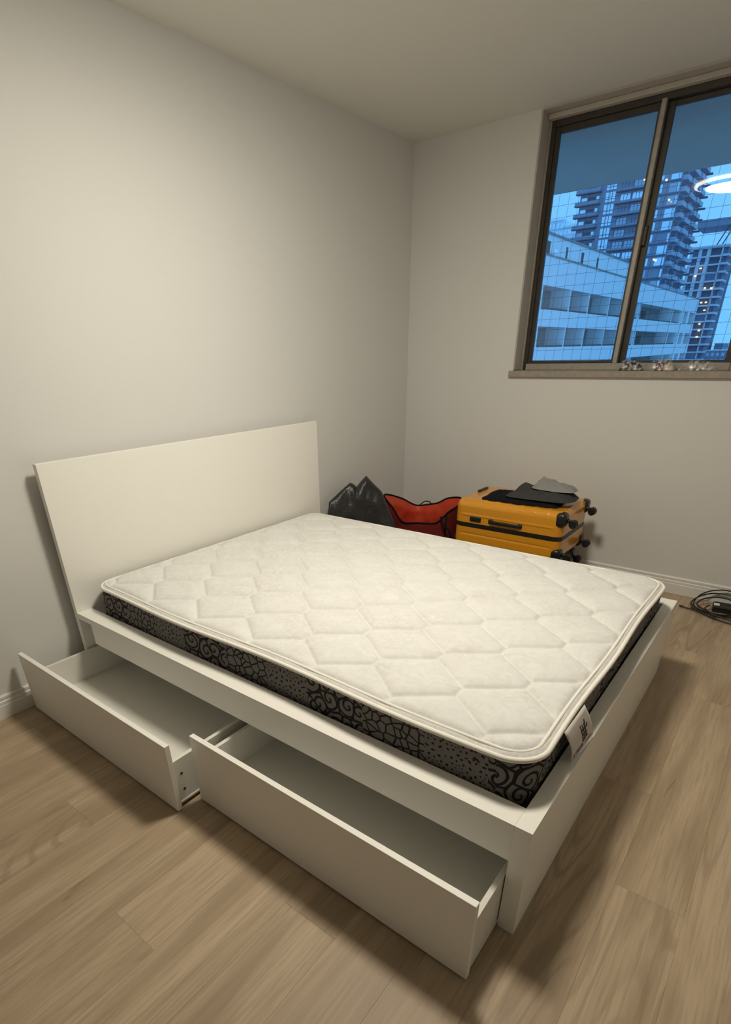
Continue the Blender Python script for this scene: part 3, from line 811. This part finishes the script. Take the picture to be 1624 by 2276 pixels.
# ------------------------------------------------------------------ power adapter with coiled cable
def adapter():
    o = empty('power_adapter', (2.32, 2.66, 0), 'black laptop power adapter with its cable coiled on the floor by the skirting', 'power adapter')
    off = Vector(o.location)
    br = roundbox('brick', (0.175, 0.095, 0.036), 0.008, 8, 'black_plastic', o, (0.030, 0.005, 0.0185))
    br.rotation_euler.z = 0.10
    lb = cbox('spec_label', 0.0280, 0.036, 0.0006, 'paper_white', o, (-0.038, -0.010, 0.0370))
    lb.rotation_euler.z = 0.10
    random.seed(3)
    def loop(cx_, cy_, rx, ry, z0, lift, ph, a0=0, a1=2*math.pi, n=40):
        pts = []
        for k_ in range(n+1):
            a = a0+(a1-a0)*k_/n
            y_ = cy_+ry*math.sin(a+ph*0.0)
            pts.append(Vector((cx_+rx*math.cos(a)+0.004*math.sin(3*a+ph), min(y_, 2.772), z0+lift*max(0, math.sin(a))+0.004*math.sin(2*a+ph)))-off)
        return pts
    tube('cable', loop(2.29, 2.655, 0.135, 0.105, 0.012, 0.055, 0.3), 0.0042, 'black_rubber', o, 8, False)
    tube('cable', loop(2.30, 2.635, 0.110, 0.085, 0.020, 0.040, 1.3), 0.0042, 'black_rubber', o)
    tube('cable', loop(2.32, 2.650, 0.150, 0.108, 0.010, 0.085, 2.4), 0.0038, 'black_rubber', o)
    tube('cable', [p-off for p in spline([(2.125, 2.565, 0.010), (2.20, 2.545, 0.012), (2.28, 2.50, 0.010), (2.36, 2.475, 0.008), (2.46, 2.47, 0.008), (2.52, 2.52, 0.008)], 8)], 0.0042, 'black_rubber', o)
    tube('cable', [p-off for p in spline([(2.165, 2.585, 0.008), (2.24, 2.56, 0.016), (2.30, 2.53, 0.012), (2.42, 2.505, 0.008), (2.50, 2.53, 0.008)], 8)], 0.0036, 'black_rubber', o)
    cyl('plug', (2.118-off.x, 2.568-off.y, 0.012), (1, -0.25, 0), 0.006, 0.022, 'black_plastic', o, 12)
    tube('cable', [p-off for p in spline([(2.25, 2.63, 0.03), (2.235, 2.58, 0.025), (2.27, 2.53, 0.018), (2.30, 2.50, 0.01)], 8)], 0.0042, 'black_rubber', o)
adapter()

# ------------------------------------------------------------------ packets on the window sill
def packet(cx_, rx, ry, h, seed, core, coremat, label, extra=None):
    root = empty('plastic_packet', (cx_, 2.838, 1.252), label, 'packet', 'plastic packets lying on the window sill')
    def blob(name, rx, ry, h, seed, mat, amp, ox=0.0, fold=0.0):
        o = lump(name, 0, 0, 0, rx, ry, h, 0, seed, mat, None, None, pw=3.6, amp=amp, sq=3.6, res=36, fold=fold, ff=70.0)
        o.parent = root; o.location = (ox, 0, 0.0005); return o
    if core: blob('contents', rx*core[0], ry*0.8, h*0.8, seed+1, coremat, 0.2, core[1]*rx)
    if extra: blob('contents', rx*extra[0], ry*0.8, h*0.78, seed+2, extra[2], 0.2, extra[1]*rx)
    blob('film', rx, ry, h, seed, 'clear_film', 0.2, 0.0, 0.006)
packet(1.500, 0.080, 0.038, 0.050, 2.0, (0.85, 0.05), 'packet_dark', 'clear plastic packet with dark brown contents beside the window mullion')
packet(1.663, 0.080, 0.038, 0.052, 5.0, (0.36, -0.12), 'packet_brown', 'clear plastic packet with rust-brown and tan contents in the middle of the sill', (0.42, 0.52, 'packet_tan'))
packet(1.846, 0.098, 0.036, 0.042, 8.0, None, None, 'empty crumpled whitish plastic packet at the right end of the sill')

# ================================================================== OUTSIDE
def scaled(s):                       # move a far thing along its sight line to a believable distance and size
    def f(x_, y_, z_): return (CAM.x+(x_-CAM.x)*s, CAM.y+(y_-CAM.y)*s, CAM.z+(z_-CAM.z)*s)
    return f
slab = box('balcony_slab', -3.0, 6.0, 2.99, 4.42, 2.45, 2.63, 'soffit_concrete'); slab['kind'] = 'structure'
slab['label'] = 'underside of the balcony slab above the window'
fl = box('balcony_floor', -3.0, 6.0, 2.99, 4.42, -0.20, -0.02, 'soffit_concrete'); fl['kind'] = 'structure'
gr = box('city_ground', -300, 300, 6, 700, -42, -40, 'city_ground'); gr['kind'] = 'structure'
# bird netting across the balcony opening: far more cords than can be told apart, one mesh
bm = bmesh.new()
yn, sp_, rr_ = 4.405, 0.078, 0.0011
def cord(a, b_):
    a, b_ = Vector(a), Vector(b_); t_ = (b_-a).normalized()
    n1 = Vector((0, 1, 0)); n2 = t_.cross(n1)
    R_ = [[bm.verts.new(p+(n1*math.cos(k_*2*math.pi/3)+n2*math.sin(k_*2*math.pi/3))*rr_) for k_ in range(3)] for p in (a, b_)]
    for k_ in range(3): bm.faces.new((R_[0][k_], R_[0][(k_+1) % 3], R_[1][(k_+1) % 3], R_[1][k_]))
x_ = -2.9
while x_ < 5.9: cord((x_, yn, -0.02), (x_+0.05, yn, 2.45)); x_ += sp_
z_ = 0.02
while z_ < 2.45: cord((-2.9, yn, z_), (5.9, yn, z_+0.03)); z_ += sp_
o = link('bird_netting', finish(bm, 'bird_netting'), 'net_cord'); tag(o, 'thin dark bird netting stretched across the balcony outside the window', 'netting', kind='stuff')

# ---- white balcony block running away from us on the left
S = scaled(1.186)
def block_builder():
    root = empty('apartment_block', S(-14, 60, -30), 'long white apartment block with rows of balconies close outside the window', 'building')
    O = Vector(root.location)
    def b(name, x0, x1, y0, y1, z0, z1, mat, parent=root):
        p0, p1 = Vector(S(x0, y0, z0))-O, Vector(S(x1, y1, z1))-O
        return box(name, p0.x, p1.x, p0.y, p1.y, p0.z, p1.z, mat, parent)
    Y0, Y1, XF, XB = 30.0, 97.5, -14.0, -15.5
    zl = [(6.62, 5.02), (3.66, 2.64), (1.38, 0.26), (-0.92, -2.04), (-3.2, -4.3)]      # balcony fronts: top, bottom
    b('core', -24, XB, Y0, Y1, -30, 6.3, 'grey_concrete')
    for zt, zb in zl: b('parapet', XF-0.18, XF, Y0, Y1, zb, zt, 'white_concrete')
    for zt, zb in zl: b('balcony_slab', XB, XF-0.18, Y0, Y1, zb, zb+0.16, 'white_concrete')
    b('roof', -24, XF-0.18, Y0, Y1, 6.1, 6.3, 'grey_concrete')
    b('coping', XF-0.22, XF+0.04, Y0, Y1, 6.62, 6.72, 'grey_concrete')
    divs = [32.5, 36.8, 41.2, 46.75, 51.2, 56.8, 61.8, 66.9, 67.6, 83.0, 87.6]
    for (zt, zb) in ((5.02, 3.66), (2.64, 1.38), (0.26, -0.92)):
        for y_ in divs:
            b('divider', XB, XF-0.05, y_-0.09, y_+0.09, zb, zt, 'white_concrete')
        for i in range(len(divs)-1):
            if divs[i+1]-divs[i] > 2:
                m_ = (divs[i]+divs[i+1])/2
                b('balcony_door', XB, XB+0.05, m_-0.9, m_+0.9, zb-0.4, zt-0.35, 'dark_opening')
                b('railing', XF-0.12, XF-0.08, divs[i]+0.1, divs[i+1]-0.1, zb, zb+0.12, 'dark_opening')
        b('end_frame', XB, XF, 88.2, 89.6, zb, zt, 'white_concrete')
        b('end_frame', XB, XF, 92.0, 93.2, zb, zt, 'white_concrete')
    b('end_wall', -24, XF-0.2, Y1-0.3, Y1, -30, 6.6, 'white_concrete')
    # penthouse behind the roof edge
    b('penthouse', -20, -14.35, Y0, 62, 6.3, 7.86, 'white_concrete')
    b('penthouse_coping', -20.1, -14.28, Y0, 62.2, 7.86, 7.98, 'grey_concrete')
    for y_, w_ in ((41.9, 0.40), (45.55, 0.16), (48.95, 0.26), (52.65, 0.17), (38.5, 0.3), (35.2, 0.3)):
        b('slot_window', -14.37, -14.33, y_-w_, y_+w_, 6.82, 7.5, 'dark_opening')
    p = Vector(S(-13.95, 42.4, 6.86))-O
    bm = bmesh.new(); bmesh.ops.create_uvsphere(bm, u_segments=20, v_segments=10, radius=0.42)
    for v in bm.verts: v.co = Vector((v.co.x*0.35, v.co.y, v.co.z*0.6))+p
    link('satellite_dish', finish(bm, 'satellite_dish', True), 'pale_trim', root)
    for y_ in (42.9, 43.6): 
        pass
    q = Vector(S(-15.0, 43.2, 4.55))-O
    bm = bmesh.new(); bmesh.ops.create_uvsphere(bm, u_segments=10, v_segments=6, radius=0.09)
    for v in bm.verts: v.co += q
    link('balcony_lamp', finish(bm, 'balcony_lamp', True), 'far_lamp', root)
block_builder()

# ---- dark glazed tower
S1 = scaled(1.69)
def tower_one():
    root = empty('glass_tower', S1(-35, 139, -24), 'tall dark blue residential tower with balconies and lit window bays behind the white block', 'building')
    O = Vector(root.location)
    sh = {}
    def b(name, x0, x1, y0, y1, z0, z1, mat, parent=root):
        p0, p1 = Vector(S1(x0, y0, z0))-O, Vector(S1(x1, y1, z1))-O
        c_ = (p0+p1)/2; d_ = p1-p0
        return cbox(name, d_.x, d_.y, d_.z, mat, parent, c_)
    YF, YB, XL, XR = 130.0, 149.0, -43.6, -26.65
    b('body', XL, XR, YF, YB, -24, 36, 'tower_cladding')
    random.seed(11)
    PZ = 1.775
    for k_ in range(-3, 13):
        zt = 26.17+PZ*4-PZ*k_                # top of the bay window on this storey
        # bay of bright glazing
        if zt > 34.5: continue
        wf = b('bay_window', -38.95, -37.25, YF-0.12, YF, zt-1.42, zt, 'tower_glass')
        b('mullion', -38.42, -38.36, YF-0.20, YF-0.12, zt-1.42, zt, 'tower_slab')
        b('mullion', -37.84, -37.78, YF-0.20, YF-0.12, zt-1.42, zt, 'tower_slab')
        b('transom', -38.95, -37.25, YF-0.20, YF-0.12, zt-1.02, zt-0.96, 'tower_slab')
        # balconies left of the bay
        b('balcony_slab', XL-0.6, -39.7, YF-1.1, YF, zt-1.56, zt-1.40, 'tower_slab')
        b('balcony_rail', XL-0.55, -39.7, YF-1.08, YF-1.0, zt-1.40, zt-0.92, 'tower_cladding')
        b('window', -43.3, -42.3, YF-0.06, YF, zt-1.3, zt-0.25, random.choice(['tower_glass', 'tower_glass_dim']))
        b('window', -40.6, -40.1, YF-0.06, YF, zt-1.3, zt-0.25, 'tower_glass')
        b('window', -42.1, -40.8, YF-0.06, YF, zt-1.3, zt-0.25, 'tower_dark')
        # balconies right of the bay
        zs = zt-1.95
        b('balcony_slab', -37.0, -31.9, YF-0.9, YF, zs-0.10, zs+0.06, 'tower_dark')
        b('balcony_rail', -36.6, -31.9, YF-0.88, YF-0.82, zs+0.06, zs+0.34, 'tower_cladding')
        for xa, xb in ((-36.3, -34.6), (-34.2, -32.5)):
            b('window', xa, xb, YF-0.06, YF, zs+0.35, zs+1.35, random.choice(['tower_glass', 'tower_glass_dim', 'tower_glass_dim', 'tower_cladding']))
            for f in (0.33, 0.66):
                b('mullion', xa+(xb-xa)*f-0.03, xa+(xb-xa)*f+0.03, YF-0.12, YF-0.06, zs+0.35, zs+1.35, 'tower_slab')
        # right-hand strip
        b('window', -30.3, -29.45, YF-0.06, YF, zt-1.3, zt-0.15, random.choice(['tower_glass', 'tower_glass_dim', 'tower_glass']))
        b('window', -28.3, -27.15, YF-0.06, YF, zt-1.45, zt-0.2, random.choice(['tower_glass', 'tower_glass_dim', 'tower_cladding', 'tower_cladding']))
        b('window', -27.05, -26.7, YF-0.06, YF, zt-1.45, zt-0.2, 'tower_glass')
        b('floor_band', -31.6, -26.65, YF-0.25, YF, zt-1.68, zt-1.56, 'tower_slab')
        # deep balconies on the side that faces right
        for q, (ya, yb) in enumerate(((130.6, 134.0), (135.0, 140.0), (141.5, 147.5))):
            off = 0.0 if (k_+q) % 2 else 0.85
            b('side_balcony', XR, XR+0.9, ya, yb, zt-1.62+off*0.2, zt-0.95+off*0.2, 'tower_balcony_panel')
            b('side_opening', XR, XR+0.05, ya, yb, zt-0.95+off*0.2, zt-0.1, 'tower_dark')
        b('side_fin', XR, XR+1.2, 148.2, 149.0, zt-1.70, zt-1.45, 'tower_slab')
    for (xq, zq) in ((-27.9, 23.4), (-28.4, 14.9), (-32.6, 26.9), (-29.0, 26.3)):
        b('lit_lamp', xq, xq+0.28, YF-0.95, YF-0.75, zq, zq+0.26, 'far_lamp')
tower_one()

# ---- pale concrete grid tower at the right
S3 = scaled(1.87)
def tower_three():
    root = empty('grid_tower', S3(-24, 166, -20), 'distant tower with a pale concrete grid and dark windows at the right of the view', 'building')
    O = Vector(root.location)
    def b(name, x0, x1, y0, y1, z0, z1, mat, parent=root):
        p0, p1 = Vector(S3(x0, y0, z0))-O, Vector(S3(x1, y1, z1))-O
        return cbox(name, p1.x-p0.x, p1.y-p0.y, p1.z-p0.z, mat, parent, (p0+p1)/2)
    YF = 160.0
    b('body', -28.3, -21.6, YF, YF+14, -20, 19.2, 'frame_dark')
    b('roof_slab', -28.9, -21.2, YF-0.6, YF+14, 19.2, 19.7, 'frame_concrete')
    for xa, xb in ((-28.3, -27.75), (-26.75, -26.05), (-25.1, -24.35), (-22.38, -22.08)):
        b('column', xa, xb, YF-0.35, YF, -20, 19.2, 'frame_concrete')
    PZ = 1.51
    random.seed(4)
    for k_ in range(0, 25):
        z_ = 17.75-PZ*k_
        b('floor_band', -28.3, -22.0, YF-0.45, YF, z_-0.15, z_+0.15, 'frame_concrete')
        b('balcony_slab', -22.1, -20.75, YF-0.9, YF+4, z_-0.14, z_+0.22, 'frame_concrete')
        b('balcony_wall', -22.05, -21.25, YF+0.2, YF+4, z_+0.22, z_+PZ-0.14, 'frame_dark')
        if k_ < 14: b('window', -24.2, -22.5, YF-0.05, YF, z_+0.2, z_+PZ-0.2, 'tower_glass_dim' if k_ % 5 == 3 else 'tower_dark')
    for (xq, zq) in ((-25.75, 15.6), (-26.4, 14.3), (-24.0, 11.9), (-22.75, 11.8), (-24.0, 9.2), (-23.1, 9.2), (-23.3, 5.1), (-23.1, 3.8), (-23.2, 2.6), (-23.0, 7.7)):
        b('lit_lamp', xq, xq+0.38, YF-0.75, YF-0.5, zq, zq+0.26, 'far_lamp')
    b('canopy', -28.2, -16.0, YF-0.5, YF+8, 23.0, 24.3, 'tower_cladding')
    for xa in (-23.8, -22.8):
        p0, p1 = Vector(S3(xa, YF+0.5, 19.7))-O, Vector(S3(xa+1.6, YF+0.5, 23.1))-O
        tube('strut', [p0, p1], 0.22, 'tower_dark', root, 6)
tower_three()

# ---- pale stepped tower far left, low blocks far right
S4 = scaled(1.6)
def pale():
    root = empty('pale_tower', S4(-73, 206, -25), 'pale stepped glass building partly hidden by the dark tower', 'building')
    O = Vector(root.location)
    def b(name, x0, x1, y0, y1, z0, z1, mat, parent=root):
        p0, p1 = Vector(S4(x0, y0, z0))-O, Vector(S4(x1, y1, z1))-O
        return cbox(name, p1.x-p0.x, p1.y-p0.y, p1.z-p0.z, mat, parent, (p0+p1)/2)
    b('upper_block', -82, -72, 200, 214, -25, 34.6, 'pale_cladding')
    b('lower_block', -72, -62, 199, 214, -25, 32.6, 'pale_cladding')
    b('roof_trim', -82, -71.9, 199.8, 214, 34.6, 35.0, 'pale_trim')
    b('roof_trim', -72, -62, 198.8, 214, 32.6, 33.0, 'pale_trim')
    for k_ in range(5):
        for j in range(8):
            b('window', -81.5+j*1.22, -80.6+j*1.22, 199.9, 200, 32.8-k_*2.2, 34.0-k_*2.2, 'tower_glass')
        for j in range(6):
            b('window', -71.5+j*1.35, -70.5+j*1.35, 198.9, 199, 30.8-k_*2.2, 32.0-k_*2.2, 'tower_glass')
pale()
def low_block(x0, x1, z1, y0, label):
    root = empty('low_building', S3((x0+x1)/2, y0+5, -20), label, 'building')
    O = Vector(root.location)
    def b(name, a0, a1, b0, b1, c0, c1, mat):
        p0, p1 = Vector(S3(a0, b0, c0))-O, Vector(S3(a1, b1, c1))-O
        return cbox(name, p1.x-p0.x, p1.y-p0.y, p1.z-p0.z, mat, root, (p0+p1)/2)
    b('body', x0, x1, y0, y0+10, -20, z1, 'tower_cladding')
    b('roof_edge', x0-0.1, x1+0.1, y0-0.1, y0+10, z1, z1+0.2, 'frame_concrete')
    n = max(2, int((x1-x0)/0.9))
    for k_ in range(3):
        for j in range(n):
            xa = x0+0.2+j*(x1-x0-0.2)/n
            b('window', xa, xa+0.5, y0-0.04, y0, z1-0.9-k_*1.2, z1-0.3-k_*1.2, 'tower_glass_dim')
low_block(-20.5, -18.8, 1.2, 170, 'taller of the two low dark buildings at the lower right of the view')
low_block(-18.6, -13.8, -0.05, 146, 'lowest dark building at the lower right corner of the window')
